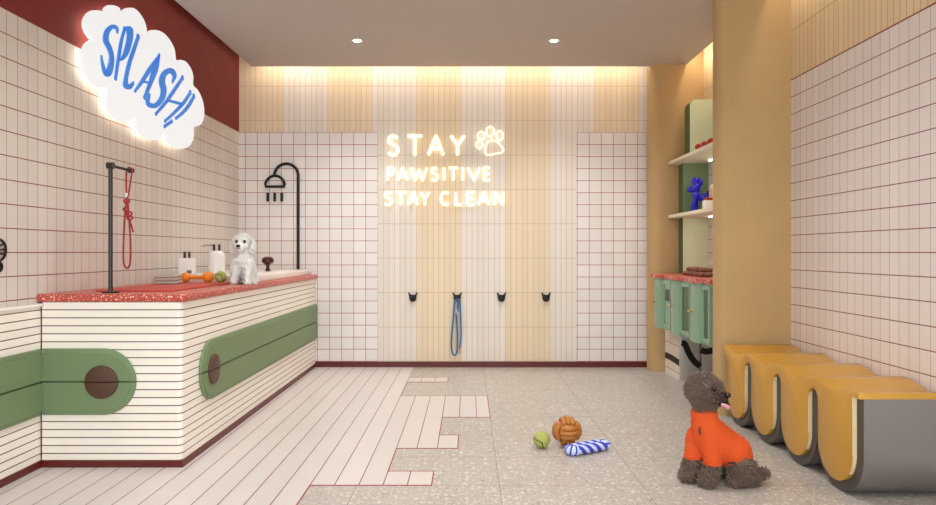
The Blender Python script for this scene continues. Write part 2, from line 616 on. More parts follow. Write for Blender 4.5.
# ------------------------------------------------------------------ wash platform
PF, PX1 = 3.746, -1.531
plat = thing('wash_platform', 'raised white boarded dog washing platform with green flaps', 'platform', (-1.9, 5.2, 0))
def pl(name, bm, m, parent=plat, smooth=True):
    o = obj(name, bm, m, parent, smooth)
    return o
off = Vector((-1.9, 5.2, 0))
def shift(bm, d):
    bmesh.ops.translate(bm, verts=bm.verts, vec=d)
    return bm
r = .03
pts = [(-2.279, PF)]+[(PX1-r+r*math.sin(a), PF+r-r*math.cos(a)) for a in [PI/2*k/6 for k in range(7)]]+[(PX1, 7.008), (-2.279, 7.008)]
bm = prism(BM(), pts, .04, .887, 'z')
body = obj('body', shift(bm, -off), M_SIDE, plat)
bm = BM()
box(bm, -2.278, PX1+.007, PF-.007, PF+.03, 0, .04)
box(bm, PX1-.03, PX1+.007, PF+.03, 7.008, 0, .04)
obj('plinth', shift(bm, -off), M_BASEB, plat)

ZC, RP = .4605, .1765
def flap_pair(parent, offset, kind, disc=True):
    """two lacquered flaps, upper and lower, split by a dark gap, each with half a round leather handle"""
    for up in (1, -1):
        g = .0022
        def poly(R, end, near_gap):
            a0 = math.asin(near_gap/R)
            p = [(cx0+R*math.cos(a)*sgn, ZC+up*R*math.sin(a)) for a in [a0+(PI/2-a0)*k/20 for k in range(21)]]
            return p+[(end, ZC+up*R), (end, ZC+up*near_gap)]
        if kind == 'near':
            cx0, sgn, end, ax, d0, d1, d2, d3 = -1.949, 1, -2.265, 'y', PF, PF-.018, PF-.022, PF-.034
        elif kind == 'side':
            cx0, sgn, end, ax, d0, d1, d2, d3 = 4.1525, -1, 7.005, 'x', PX1, PX1+.018, PX1+.022, PX1+.034
        m = M_GREEN
        bm = prism(BM(), poly(RP, end, g), d0, d1, ax, bev=.003)
        f = obj('flap', shift(bm, -offset), m, parent)
        bm = prism(BM(), poly(RP-.024, end, g+.004), d1, d2, ax)
        obj('inner_panel', shift(bm, -offset), m, f)
        R = .088
        a0 = math.asin(g/R)
        hp = [(cx0+R*math.cos(a), ZC+up*R*math.sin(a)) for a in [a0+(PI-2*a0)*k/30 for k in range(31)]]
        bm = prism(BM(), hp, d1, d3, ax, bev=.004)
        obj('handle', shift(bm, -offset), M_BROWN, f)
flap_pair(plat, off, 'near')
flap_pair(plat, off, 'side')
# the same green band on the boarded left wall
wf = thing('cupboard_front', 'dark green two-flap cupboard band on the boarded left wall beside the platform', 'cupboard', (-2.286, 2.0, .28))
for up in (1, -1):
    z0, z1 = sorted((ZC+up*.0022, ZC+up*RP))
    bm = box(BM(), -2.286, -2.268, YF+.05, 3.722, z0, z1, .003)
    f = obj('flap', shift(bm, -Vector((-2.286, 2.0, .28))), M_GREEN, wf)
    z0, z1 = sorted((ZC+up*.006, ZC+up*(RP-.024)))
    bm = box(BM(), -2.268, -2.264, YF+.05, 3.722, z0, z1)
    obj('inner_panel', shift(bm, -Vector((-2.286, 2.0, .28))), M_GREEN, f)

# red terrazzo slab on the platform
r = .035
xs = -1.512
pts = [(-2.30, PF-.014)]+[(xs-r+r*math.sin(a), PF-.014+r-r*math.cos(a)) for a in [PI/2*k/8 for k in range(9)]]+[(xs, 7.008), (-2.30, 7.008)]
bm = prism(BM(), pts, .887, .928, 'z', bev=.006)
tag(rebase(obj('stone_slab', bm, M_REDT), (-1.9, 5.2, .887)), 'red terrazzo slab with white chips topping the white platform', 'slab')
CT = .928
bm = box(BM(), -2.10, -1.672, 3.95, 5.05, CT, CT+.010, .002)
tag(rebase(obj('wash_mat', bm, M_MAT), (-1.88, 4.5, CT)), 'flat plain red mat lying on the red terrazzo slab', 'mat')
MT = CT+.010
TT = CT+.055
bm = box(BM(), -2.26, -1.565, 5.12, 6.99, CT, TT, .008, 3)
tray = rebase(obj('shower_tray', bm, M_MARBLE), (-1.9, 6.0, CT))
tag(tray, 'white marble shower tray on the far end of the red slab', 'tray')

# grooming arm
t = thing('dog_tether_post', 'tall black tether post with horizontal arm at the platform front edge', 'post', (-1.966, 3.85, CT))
obj('base_flange', lathe(BM(), [(.0, 0), (.046, 0), (.046, .008), (.014, .012), (0, .012)]), M_BLACK, t)
obj('post', cyl(BM(), (0, 0, .01), (0, 0, .705), .0115), M_GUN, t)
obj('joint', cyl(BM(), (-.017, 0, .70), (.017, 0, .70), .019), M_GUN, t)
obj('arm', cyl(BM(), (0, .02, .70), (0, .235, .70), .008), M_BLACK, t)
obj('end_knob', cyl(BM(), (-.014, .235, .70), (.014, .235, .70), .014), M_BLACK, t)
# red leash hanging from the arm
Y0 = 4.07
def rp(zx, zy, dy=0):
    p = at(95+zx/3.36, 155+zy/3.36, Y0)
    return Vector((p.x, p.y+dy, p.z))
bm = BM()
ap = Vector((-1.966, Y0, CT+.70))
A = catmull([ap+Vector((-.006, 0, .0165)), ap+Vector((-.018, 0, 0)), rp(105, 85), rp(106, 130), rp(106, 155, .01)], 8)
B = catmull([ap+Vector((-.006, .0, .0165)), ap+Vector((.012, 0, 0.004)), rp(120, 85), rp(113, 128), rp(109, 155, -.01)], 8)
tube(bm, A, .0052); tube(bm, B, .0052)
L = catmull([rp(107, 150), rp(101, 200), rp(97, 270), rp(95, 335), rp(98, 368), rp(107, 380), rp(117, 368), rp(120, 320), rp(117, 250), rp(110, 160)], 8)
tube(bm, L, .0055)
tube(bm, catmull([rp(110, 190), rp(118, 215, -.01), rp(126, 240, -.01), rp(131, 260, -.01)], 6), .0055)
for (zx, zy, R_) in ((107, 158, .014), (104, 185, .013), (114, 200, .016), (117, 214, .014)):
    c = rp(zx, zy)
    tube(bm, [c+Vector((R_*math.cos(a)*.9, .012*math.sin(2*a), R_*math.sin(a))) for a in [2*PI*k/16 for k in range(16)]], .0055, closed=True)
lr = obj('leash', bm, M_REDROPE)
rebase(lr, ap); tag(lr, 'red rope leash hanging knotted from the black tether post', 'leash')
obj('ferrule', shift(cyl(BM(), rp(107, 128), rp(107, 142), .010, 10), -ap), M_WHITEP, lr)

# towel
bm = BM()
for k in range(3):
    box(bm, -2.10+.004*k, -1.945-.006*k, 4.66, 4.79, MT+.002+.021*k, MT+.0225+.021*k, .010, 3, mi=1 if k == 1 else 0)
tw = rebase(obj('folded_towel', bm, [M_TOWEL, M_TOWELD]), (-2.0, 4.72, MT)); tw.location.z -= .002
tag(tw, 'folded grey towel lying on the red mat', 'towel')

# bottles
def bottle(label, x, y, w, h, mats, square, spout):
    t = thing('pump_bottle', label, 'bottle', (x, y, TT), 0, 'white pump bottles')
    bm = BM()
    if square:
        box(bm, -w/2, w/2, -w*.4, w*.4, 0, h, .012, 3)
    else:
        prof = [(w/2-.012, 0), (w/2, .01), (w/2, h*.78), (w*.46, h*.88), (w*.34, h*.96), (w*.25, h), (.001, h)]
        lathe(bm, prof, n=28)
    obj('bottle_body', bm, M_WHITEP, t)
    for dx, m in ((-w*.16, M_GUN), (w*.16, M_BROWN)):
        p = obj('pump', cyl(BM(), (dx, 0, h-.005), (dx, 0, h+.048), .0095, 12), m, t)
        if spout and dx < 0:
            obj('spout', tube(BM(), [(dx, 0, h+.04), (dx-.05, -.01, h+.042), (dx-.085, -.02, h+.032)], [.006, .005, .004]), M_CHROME, p)
    if square:
        obj('label_patch', box(BM(), .015, .05, -w*.4-.0015, -w*.4, .01, .035), M_TOWELD, t)
bottle('short square white bottle with two dark pumps beside the towel', -2.105, 5.245, .108, .125, None, True, False)
bottle('tall round white pump bottle with long spout beside the white dog', -1.885, 5.25, .122, .18, None, False, True)
# dumbbell
t = thing('dumbbell_toy', 'orange rubber dumbbell dog toy on the red mat', 'toy', (-1.917, 4.95, MT))
for s, r_ in ((-1, .036), (1, .039)):
    obj('ball_end', ball(BM(), (s*.08, 0, r_), r_, 3), M_ORANGE, t)
obj('bar', tube(BM(), catmull([(-.08, 0, .037), (-.03, 0, .037), (.03, 0, .037), (.08, 0, .039)], 4), .014, 12), M_ORANGE, t)
b = obj('tennis_ball', ball(BM(), (0, 0, 0), .041, 4), M_TENNIS, loc=(-1.742, 4.93, MT+.041))
b.rotation_euler = (.5, .3, .9)
tag(b, 'yellow-green tennis ball on the red mat beside the white dog', 'ball')
# brown knob on tray
bm = lathe(BM(), [(.0, 0), (.026, 0), (.022, .01), (.015, .03), (.017, .055), (.032, .065), (.05, .078), (.054, .098), (.046, .118), (.028, .128), (0, .13)], n=28)
k = obj('mushroom_ornament', bm, M_MAROON, loc=(-1.785, 6.24, TT))
tag(k, 'dark maroon mushroom-shaped knob standing on the white marble tray', 'ornament')

# ------------------------------------------------------------------ white dog on the slab
wd = thing('white_dog', 'small fluffy white dog sitting at the platform edge', 'dog', (-1.575, 4.9, CT))
prims = [((0, .03, .15), .068, (0, .06, .09), .072), ((0, -.005, .165), .058, (0, .01, .215), .05), ((0, .09, .06), .055, (0, .10, .055), .052),
         ((-.044, -.02, .15), .034, (-.046, -.04, .03), .023), ((.044, -.02, .15), .034, (.046, -.04, .03), .023),
         ((-.046, -.045, .022), .023, (-.047, -.058, .018), .019), ((.046, -.045, .022), .023, (.047, -.058, .018), .019),
         ((-.04, .08, .034), .042, (-.045, .05, .03), .028), ((.04, .08, .034), .042, (.045, .05, .03), .028),
         ((0, -.005, .21), .047, (0, -.01, .27), .052),
         ((0, -.01, .292), .062, (1, .95, .95)), ((0, -.01, .315), .044, (1.1, 1, .8)),
         ((0, -.052, .268), .036, (0, -.078, .258), .026)]
bd = blob('body', prims, M_WHITEFUR, wd, .008, 5, .004, 60)
fur('coat', bd, M_WHITEFUR, 5000, .016, .0035, wd, lambda c: not (c.y < -.07 and c.z > .22), seed=3, curl=.8)
for s in (-1, 1):
    e = blob('ear', [((s*.055, .0, .30), .019, (s*.068, -.005, .262), .022), ((s*.068, -.005, .262), .022, (s*.065, -.01, .236), .017)], M_WHITEFUR, wd, .006, 3, .003, 70)
    fur('ear_fur', e, M_WHITEFUR, 600, .014, .003, e, seed=5+s)
    obj('eye', ball(BM(), (s*.026+.003, -.062, .297), .0125, 3), M_EYE, wd)
obj('nose', ball(BM(), (0, -.102, .266), .0135, 3, (1.15, .8, .85)), M_EYE, wd)
obj('mouth', tube(BM(), [(-.014, -.095, .246), (0, -.101, .249), (.014, -.095, .246)], .0025, 6), M_EYE, wd)

# ------------------------------------------------------------------ shower emblem on the back wall and round emblem on the left wall
def zb(zx, zy):                   # crop used for the shower emblem
    return ((260+zx/3.883-468)*PX, EYE-(150+zy/3.883-252.5)*PX)
sh = thing('shower_emblem', 'black outline shower head and curved pipe on the white grid tile', 'wall decoration', (-1.7, YB-.01, TT))
o3 = Vector((-1.7, YB-.01, TT))
def w3(p, d=.018):
    return Vector((p[0], YB-.01-d, p[1]))-o3
pth = [zb(151, 470), zb(151, 300), zb(151, 110)]+[zb(105+46*math.cos(a), 100-45*math.sin(a)) for a in [PI*k/16 for k in range(17)]]
obj('pipe', tube(BM(), [w3(p) for p in pth], .0145, 10), M_BLACK, sh)
dome = [zb(61+38*math.cos(a), 143-42*math.sin(a)) for a in [PI*k/20 for k in range(21)]]
obj('shower_head', tube(BM(), [w3(p) for p in dome], .0135, 10, closed=True), M_BLACK, sh)
for x in (33, 60, 87):
    obj('water_drop', tube(BM(), [w3(zb(x, 167)), w3(zb(x, 201))], .0135, 10), M_BLACK, sh)
obj('wall_pin', cyl(BM(), w3(zb(151, 330), 0), w3(zb(151, 330), .02), .008), M_BLACK, sh)
obj('wall_pin', cyl(BM(), w3(zb(61, 103), 0), w3(zb(61, 103), .02), .008), M_BLACK, sh)
for x in (33, 60, 87):
    obj('wall_pin', cyl(BM(), w3(zb(x, 184), 0), w3(zb(x, 184), .018), .006), M_BLACK, sh)
# partly out of frame on the left wall: a puff with strings over a ring
yc = 3.428
pu = thing('bath_puff_emblem', 'black round line emblem at the left frame edge on the tiled wall', 'wall decoration', (XL, yc, 1.13))
def w4(dy, dz, d=.012):
    return Vector((d, dy, dz))
ring = [w4(.058*math.cos(a)-.02, .053*math.sin(a)+.032) for a in [2*PI*k/28 for k in range(28)]]
obj('ring', tube(BM(), ring, .0062, 8, closed=True), M_BLACK, pu)
for dz in (-.004, .024, -.03):
    obj('spoke', tube(BM(), catmull([w4(-.078, .03), w4(-.03, .032+dz*.6), w4(.032, .042+dz)], 5), .0045, 8), M_BLACK, pu)
obj('lower_ring', tube(BM(), [w4(.021*math.cos(a)-.014, .021*math.sin(a)-.05) for a in [2*PI*k/20 for k in range(20)]], .0075, 8, closed=True), M_BLACK, pu)
obj('dot', ball(BM(), (.012, -.014, -.05), .009, 2), M_BLACK, pu)
obj('wall_pin', cyl(BM(), (0, .038, .032), (.012, .038, .032), .005), M_BLACK, pu)
obj('wall_pin', cyl(BM(), (0, -.014, -.05), (.012, -.014, -.05), .006), M_BLACK, pu)

# ------------------------------------------------------------------ SPLASH! cloud
XF = -2.235
outline = [(262, 85), (263, 62), (275, 42), (292, 33), (312, 34), (325, 43), (328, 27), (340, 17), (355, 17), (370, 24), (378, 38), (395, 27), (415, 25),
           (432, 38), (448, 62), (456, 85), (459, 106), (472, 97), (490, 95), (512, 105), (532, 128), (546, 157), (551, 191), (565, 189), (582, 195),
           (597, 215), (605, 240), (605, 268), (620, 285), (634, 315), (640, 350), (637, 377), (627, 395), (607, 402), (607, 422), (603, 446), (590, 463),
           (570, 470), (546, 465), (526, 442), (512, 408), (508, 428), (495, 440), (474, 443), (450, 431), (430, 403), (420, 362), (410, 380), (395, 386),
           (370, 378), (345, 355), (332, 320), (330, 276), (310, 278), (285, 260), (265, 225), (256, 190), (258, 160), (268, 138), (287, 122), (272, 110)]
pl2 = [(p.y, p.z) for p in (at_x(zx/3.158, zy/3.158, XF-.016) for zx, zy in outline)]
cy0 = sum(p[0] for p in pl2)/len(pl2); cz0 = sum(p[1] for p in pl2)/len(pl2)
cl = thing('cloud_sign', 'white backlit cloud sign with blue SPLASH! lettering on the left wall', 'sign', (XL, cy0, cz0))
co = Vector((XL, cy0, cz0))
sm = [(v.x, v.y) for v in catmull([(p[0], p[1], 0) for p in pl2], 5, True)]
def inset(k):
    return [(cy0+(a-cy0)*k, cz0+(b-cz0)*k) for a, b in sm]
obj('cloud_face', shift(prism(BM(), sm, XL+.04, XF, 'x', bev=.004), -co), M_CLOUD, cl)
obj('back_light', shift(prism(BM(), inset(.95), XL+.034, XL+.04, 'x'), -co), M_HALO, cl)
for a, b in ((-.3, .3), (.3, -.3), (-.4, .1), (.4, -.1)):
    obj('standoff', cyl(BM(), (0, a*1.2, b*.5), (.036, a*1.2, b*.5), .01), M_CHROME, cl)
letters = [('S', [[(100, 55, 6), (97, 38, 12), (78, 30, 15), (54, 52, 19), (47, 92, 20), (62, 125, 18), (73, 160, 17), (72, 200, 20), (58, 245, 24), (42, 235, 15), (31, 195, 9), (27, 165, 4)]]),
 ('P', [[(134, 40, 9), (118, 100, 11), (105, 180, 11), (92, 268, 9)], [(130, 40, 10), (155, 44, 24), (157, 85, 22), (142, 145, 20), (124, 176, 13), (106, 184, 7)]]),
 ('L', [[(196, 76, 11), (178, 130, 13), (155, 200, 14), (140, 268, 14), (140, 300, 20), (156, 306, 19), (173, 290, 10)]]),
 ('A', [[(293, 160, 6), (250, 225, 15), (212, 285, 13), (182, 326, 8)], [(293, 160, 6), (274, 225, 22), (252, 290, 15), (226, 356, 10)], [(214, 282, 8), (250, 288, 10)]]),
 ('S', [[(354, 284, 6), (363, 256, 15), (346, 232, 20), (318, 245, 20), (305, 280, 22), (313, 322, 21), (305, 360, 19), (280, 390, 18), (255, 393, 18), (240, 378, 14), (247, 345, 8)]]),
 ('H', [[(400, 265, 10), (370, 310, 12), (325, 375, 12), (278, 431, 9)], [(436, 333, 10), (405, 380, 12), (365, 422, 11), (320, 464, 9)], [(335, 370, 10), (398, 386, 12)]]),
 ('!', [[(452, 350, 10), (430, 390, 12), (402, 424, 12), (370, 451, 9)], [(350, 465, 11), (318, 488, 11)]])]
for ch, strokes in letters:
    bm = BM()
    for st in strokes:
        sp = catmull(st, 7)
        L_, R_ = [], []
        for i, p in enumerate(sp):
            d = sp[min(i+1, len(sp)-1)]-sp[max(i-1, 0)]
            d = Vector((d.x, d.y, 0)).normalized()
            nn = Vector((-d.y, d.x, 0))*max(p.z, 3)*.61
            L_.append(p+nn); R_.append(p-nn)
        def V(q, X):
            w = at_x(95+q.x/4.59, 20+q.y/4.59, XF)
            k = w-Vector((XF, 0, 0))
            return bm.verts.new(Vector((X, k.y, k.z))-co)
        t0 = [(V(a, XF-.001), V(b, XF-.001), V(a, XF+.006), V(b, XF+.006)) for a, b in zip(L_, R_)]
        for A_, B_ in zip(t0, t0[1:]):
            bm.faces.new((A_[2], A_[3], B_[3], B_[2]))
            bm.faces.new((A_[0], A_[2], B_[2], B_[0]))
            bm.faces.new((A_[3], A_[1], B_[1], B_[3]))
        for A_ in (t0[0], t0[-1]):
            bm.faces.new((A_[0], A_[1], A_[3], A_[2]))
            c = (A_[2].co+A_[3].co)/2
            rr = (A_[2].co-A_[3].co).length/2
            prism(bm, [(c.y+rr*math.cos(2*PI*k/12), c.z+rr*math.sin(2*PI*k/12)) for k in range(12)], XF-.001-XL, XF+.0058-XL, 'x')
    bmesh.ops.recalc_face_normals(bm, faces=bm.faces)
    obj('letter', bm, M_BLUEPAINT, cl, smooth=False)

# ------------------------------------------------------------------ neon writing on the back wall
YN = YB-.028
nx0, nz0 = (444-468)*PX, EYE-(170-252.5)*PX
neon = thing('neon_sign', 'glowing cream neon writing STAY PAWSITIVE STAY CLEAN with a paw', 'sign', (nx0, YB, nz0))
no = Vector((nx0, YB, nz0))
def sarc(cx, cy, rx, ry, a0, a1, n=10):
    return [(cx+rx*math.cos(math.radians(a0+(a1-a0)*k/n)), cy+ry*math.sin(math.radians(a0+(a1-a0)*k/n))) for k in range(n+1)]
GL = {
 'S': [sarc(.5, .74, .44, .25, 25, 200, 9)+sarc(.5, .25, .48, .27, 80, -155, 12)],
 'T': [[(0, .98), (1, .98)], [(.5, .98), (.5, 0)]],
 'A': [[(0, 0), (.5, 1), (1, 0)], [(.2, .34), (.8, .34)]],
 'Y': [[(0, 1), (.5, .48), (1, 1)], [(.5, .48), (.5, 0)]],
 'P': [[(.05, 0), (.05, 1)]+[(.5, 1)]+sarc(.55, .72, .42, .28, 80, -80, 8)+[(.05, .44)]],
 'W': [[(0, 1), (.27, 0), (.5, .85), (.73, 0), (1, 1)]],
 'I': [[(.5, 0), (.5, 1)]],
 'V': [[(0, 1), (.5, 0), (1, 1)]],
 'E': [[(1, 1), (.05, 1), (.05, 0), (1, 0)], [(.05, .52), (.88, .52)]],
 'C': [sarc(.58, .5, .56, .5, 48, 312, 16)],
 'L': [[(.05, 1), (.05, 0), (1, 0)]],
 'N': [[(.03, 0), (.03, 1), (.97, 0), (.97, 1)]],
}
def word(items, y0, y1, rad):
    for ch, a, b in items:
        bm = BM()
        bb = []
        for st in GL[ch]:
            P_ = []
            for (u, v) in st:
                px = a+rad/PX+u*(b-a-2*rad/PX); py = y1-rad/PX-v*(y1-y0-2*rad/PX)
                P_.append(Vector(((px-468)*PX, YN, EYE-(py-252.5)*PX))-no)
            Q = [P_[0]]
            for i in range(1, len(P_)):          # corners kept tight but rounded by doubled points
                p, q = P_[i-1], P_[i]
                L_ = (q-p).length
                e = min(.006, L_*.3)
                Q += [p+(q-p).normalized()*e, q-(q-p).normalized()*e, q]
            tube(bm, Q, rad, 8)
            bb.append(P_[len(P_)//2])
        for p in bb:
            cyl(bm, Vector((p.x, 0, p.z)), p, .004, 6)
        obj('letter', bm, M_NEON, neon)
word([('S', 386.6, 399.8), ('T', 406.3, 423.7), ('A', 427.0, 445), ('Y', 449.4, 465.8)], 134.5, 157, .0165)
word([('P', 386.4, 395.6), ('A', 397, 408.8), ('W', 409.8, 428.4), ('S', 430, 439), ('I', 441.5, 446.5), ('T', 447.6, 459.2), ('I', 460, 465), ('V', 466.8, 481), ('E', 482.4, 491)], 166.8, 182, .0135)
word([('S', 383.8, 393), ('T', 395, 407.5), ('A', 407.8, 419), ('Y', 419.6, 430.8), ('C', 439.5, 450.4), ('L', 454, 463), ('E', 465.5, 475.4), ('A', 476.8, 490.2), ('N', 492.8, 504.2)], 191.2, 206.4, .0135)
def pz(zx, zy):
    return Vector(((380+zx/5.314-468)*PX, YN, EYE-(120+zy/5.314-252.5)*PX))-no
for (cx, cy, rx, ry) in ((585, 64, 21, 26), (537, 86, 18, 22), (636, 86, 18, 25), (528, 134, 17, 20)):
    pts = [pz(cx+rx*math.cos(2*PI*k/20), cy+ry*math.sin(2*PI*k/20)) for k in range(20)]
    bm = tube(BM(), pts, .008, 8, closed=True)
    cyl(bm, Vector((pts[0].x, 0, pts[0].z)), pts[0], .004, 6)
    obj('paw_toe', bm, M_NEON, neon)
pad = [(598, 112), (625, 120), (645, 145), (655, 160), (640, 178), (615, 180), (590, 187), (565, 186), (557, 168), (560, 140), (575, 118)]
pp = catmull([pz(*q) for q in pad], 4, True)
bm = tube(BM(), pp, .008, 8, closed=True)
cyl(bm, Vector((pp[0].x, 0, pp[0].z)), pp[0], .004, 6)
obj('paw_pad', bm, M_NEON, neon)

# ------------------------------------------------------------------ dog-head hooks and blue leash
half = [(0, -.046), (.016, -.046), (.030, -.034), (.036, -.015), (.036, .004), (.042, .022), (.048, .05), (.036, .046), (.022, .026), (.0, .022)]
headp = half+[(-x, z) for x, z in half[-2:0:-1]]
WORDS = ['black dog-head wall hook, leftmost of the row', 'black dog-head wall hook that carries the blue leash',
         'black dog-head wall hook just right of the blue leash', 'black dog-head wall hook, rightmost of the row']
hz = EYE-(297-252.5)*PX
h0 = None
for px, lab in zip((412.9, 457.1, 501.4, 545.9), WORDS):
    loc = ((px-468)*PX, YB, hz)
    if h0 is None:
        h0 = thing('wall_hook', lab, 'hook', loc, 0, 'dog-head wall hooks')
        obj('face', prism(BM(), headp, 0, -.02, 'y', bev=.004), M_BLACK, h0)
        obj('snout', ball(BM(), (0, -.03, -.022), .018, 3, (1.1, 1, .8)), M_BLACK, h0)
    else:
        dup(h0, loc, 0, lab)
def bl(zx, zy, d):
    return Vector(((380+zx/4.926-468)*PX, YB-d, EYE-(280+zy/4.926-252.5)*PX))
bm = BM()
tube(bm, catmull([bl(378, 92, .05), bl(368, 110, .034), bl(360, 200, .02), bl(352, 300, .018), bl(356, 355, .018), bl(368, 369, .018), bl(379, 352, .018), bl(381, 280, .018), bl(378, 180, .022), bl(384, 110, .034), bl(381, 92, .05)], 6), .0085, 8)
tube(bm, catmull([bl(381, 92, .05), bl(393, 105, .047), bl(397, 180, .028), bl(399, 270, .02), bl(393, 335, .018)], 6), .0085, 8)
tube(bm, catmull([bl(386, 100, .055), bl(384, 150, .04), bl(372, 175, .036)], 5), .007, 8)
bo = bl(380, 92, .05)
lo_ = obj('leash', shift(bm, -bo), M_BLUEROPE, loc=bo)
tag(lo_, 'steel blue leash looped over a black dog-head hook', 'leash')
obj('clip', shift(cyl(BM(), bl(393, 333, .018), bl(391, 362, .018), .007, 8), -bo), M_PINK, lo_)
obj('buckle', shift(cyl(BM(), bl(379, 140, .036), bl(383, 172, .036), .010, 8), -bo), M_BANDWHITE, lo_)

# ------------------------------------------------------------------ alcove: cabinets, counter, plinth, shelves
def cabinet(y0, y1, label, full):
    """y1 is the far end; a rounded column of the front, then a framed glass panel"""
    t = thing('green_cabinet', label, 'cabinet', (1.775, (y0+y1)/2, .46), 0, 'green wall cabinets')
    b_ = Vector((1.775, (y0+y1)/2, .46))
    cb = y1-.14
    prof = [(XR, y1), (1.775, y1)]+[(1.775-.04*math.sin(a), cb+.13*math.cos(a)) for a in [PI*k/16 for k in range(17)]]+[(1.775, y0), (XR, y0)]
    obj('body', shift(prism(BM(), prof, .46, .915, 'z'), -b_), M_CABGREEN, t)
    ya, yb = y0+.01, cb-.145
    if yb-ya > .08:
        bm = BM()
        for (p, q, r_, s_) in ((ya, ya+.02, .48, .90), (yb-.02, yb, .48, .90), (ya+.02, yb-.02, .48, .51), (ya+.02, yb-.02, .87, .90)):
            box(bm, 1.762, 1.775, p, q, r_, s_)
        d = obj('door', shift(bm, -b_), M_CABGREEN, t)
        if full:
            obj('door_panel', shift(box(BM(), 1.771, 1.775, ya+.02, yb-.02, .51, .87), -b_), M_DKGREEN, d)
        else:
            obj('door_panel', shift(box(BM(), 1.771, 1.775, ya+.02, yb-.02, .51, .87), -b_), M_CABGREEN, d)
            obj('vent', shift(box(BM(), 1.768, 1.771, ya+.05, yb-.05, .72, .82), -b_), M_NAVY, d)
    kz = .695
    bm = cyl(BM(), (1.737, cb, kz), (1.712, cb, kz), .006, 10)
    ball(bm, (1.705, cb, kz), .014, 2, (.7, 1, 1))
    obj('knob', shift(bm, -b_), M_BRASS, t)
cabinet(6.09, 6.61, 'farthest mint green wall cabinet, against the far ochre pillar', False)
cabinet(5.56, 6.08, 'mint green wall cabinet, middle of the alcove row', True)
cabinet(5.105, 5.55, 'nearest mint green wall cabinet, half behind the big ochre pillar', True)
pts = [(XR, 6.66), (1.735, 6.66)]
for cb in (6.47, 5.94, 5.41):
    pts += [(1.765-.045*math.sin(a), cb+.14*math.cos(a)) for a in [PI*k/12 for k in range(13)]]
pts += [(1.76, 5.104), (XR, 5.104)]
tag(rebase(obj('counter_slab', prism(BM(), pts, .915, .95, 'z', bev=.004), M_REDT), (2.0, 5.9, .915)), 'red terrazzo counter top over the mint green cabinets', 'counter')
t = NT('white_tile_with_black_wave')
h = t.line('Z', .121, .06, .006)
z = t.xyz('Z')
wv = t.math('ADD', t.math('MULTIPLY', t.math('SINE', t.math('MULTIPLY', t.xyz('Y'), 5.0)), .012), .155)
band = t.math('LESS_THAN', t.math('ABSOLUTE', t.math('SUBTRACT', z, wv)), .03)
c = t.mix(h, lin((230, 220, 208)), lin((178, 80, 82)))
M_WAVET = t.done(t.mix(band, c, lin((24, 20, 20))), .6)
pb = Vector((2.0, 6.4, 0))
bt = thing('tiled_base', 'white tiled base with a black wave under the far green cabinet', 'base', pb)
obj('tiled_side', box(BM(), 1.90, XR, 6.30, 6.745, 0, .455), M_WAVET, None)
ob = bpy.data.objects['tiled_side']; ob.parent = bt; ob.matrix_parent_inverse = Matrix.Translation(-pb)
def curve_band(pts2, w, y):
    bm = BM()
    sp = catmull([(a, b, 0) for a, b in pts2], 6)
    L_, R_ = [], []
    for i, p in enumerate(sp):
        d = (sp[min(i+1, len(sp)-1)]-sp[max(i-1, 0)]).normalized()
        n_ = Vector((-d.y, d.x, 0))*w/2
        L_.append((p+n_)[:2]); R_.append((p-n_)[:2])
    return prism(bm, L_+R_[::-1], y, y-.002, 'y')
for (xa, xb, lab, band_) in ((1.90, 2.074, 'brushed steel base panel with a black wave beside the tiled base', [(1.91, .34), (1.94, .33), (1.97, .26), (2.02, .18), (2.078, .13)]),
                       (2.090, XR, 'brushed steel base panel tucked behind the big ochre pillar', [(2.083, .28), (2.12, .265), (2.17, .27), (2.26, .30)])):
    o_ = thing('steel_panel', lab, 'panel', ((xa+xb)/2, 6.27, 0), 0, 'steel base panels')
    q = Vector(((xa+xb)/2, 6.27, 0))
    obj('plate', shift(box(BM(), xa, xb, 6.262, 6.30, 0, .455, .003), -q), M_SATIN, o_)
    obj('black_wave', shift(curve_band(band_, .055, 6.262), -q), M_NAVY, o_)
# shelves
for z0, lab in ((1.478, 'cream wall shelf carrying the blue dog figurine'), (1.992, 'cream wall shelf carrying the small red balls')):
    s_ = thing('wall_shelf', lab, 'shelf', (2.1, 5.9, z0), 0, 'cream alcove shelves')
    q = Vector((2.1, 5.9, z0))
    obj('board', shift(box(BM(), 1.93, XR, 5.104, 6.745, z0, z0+.032, .003), -q), M_SHELF, s_)
    obj('led_strip', shift(box(BM(), 2.20, 2.215, 5.2, 6.4, z0-.006, z0), -q), M_LEDS, s_, smooth=False)
# green panels standing in the alcove
def gpan(label, x0, y0, y1, z0, z1, rad, mf, ms):
    pts = [(XR, z0), (XR, z1)]+([(x0+rad-rad*math.sin(a), z1-rad+rad*math.cos(a)) for a in [PI/2*k/12 for k in range(13)]] if rad else [(x0, z1)])+[(x0, z0)]
    bm = prism(BM(), pts, y0, y1, 'y')
    for f in bm.faces:
        if f.normal.x < -.5:
            f.material_index = 1
    tag(rebase(obj('back_panel', bm, [mf, ms], angle=50), ((x0+XR)/2, (y0+y1)/2, z0)), label, 'panel')
gpan('pale green round-cornered panel above the upper shelf', 2.045, 6.45, 6.60, 2.024, 2.56, .06, M_PALEGREEN, M_DKGREEN)
gpan('green panel between the two cream shelves behind the blue dog figurine', 2.03, 6.61, 6.744, 1.51, 1.992, 0, M_GREEN, M_DKGREEN)
gpan('pale green panel between the red counter and the lower shelf', 2.03, 6.61, 6.744, .95, 1.478, 0, M_PALEGREEN, M_DKGREEN)
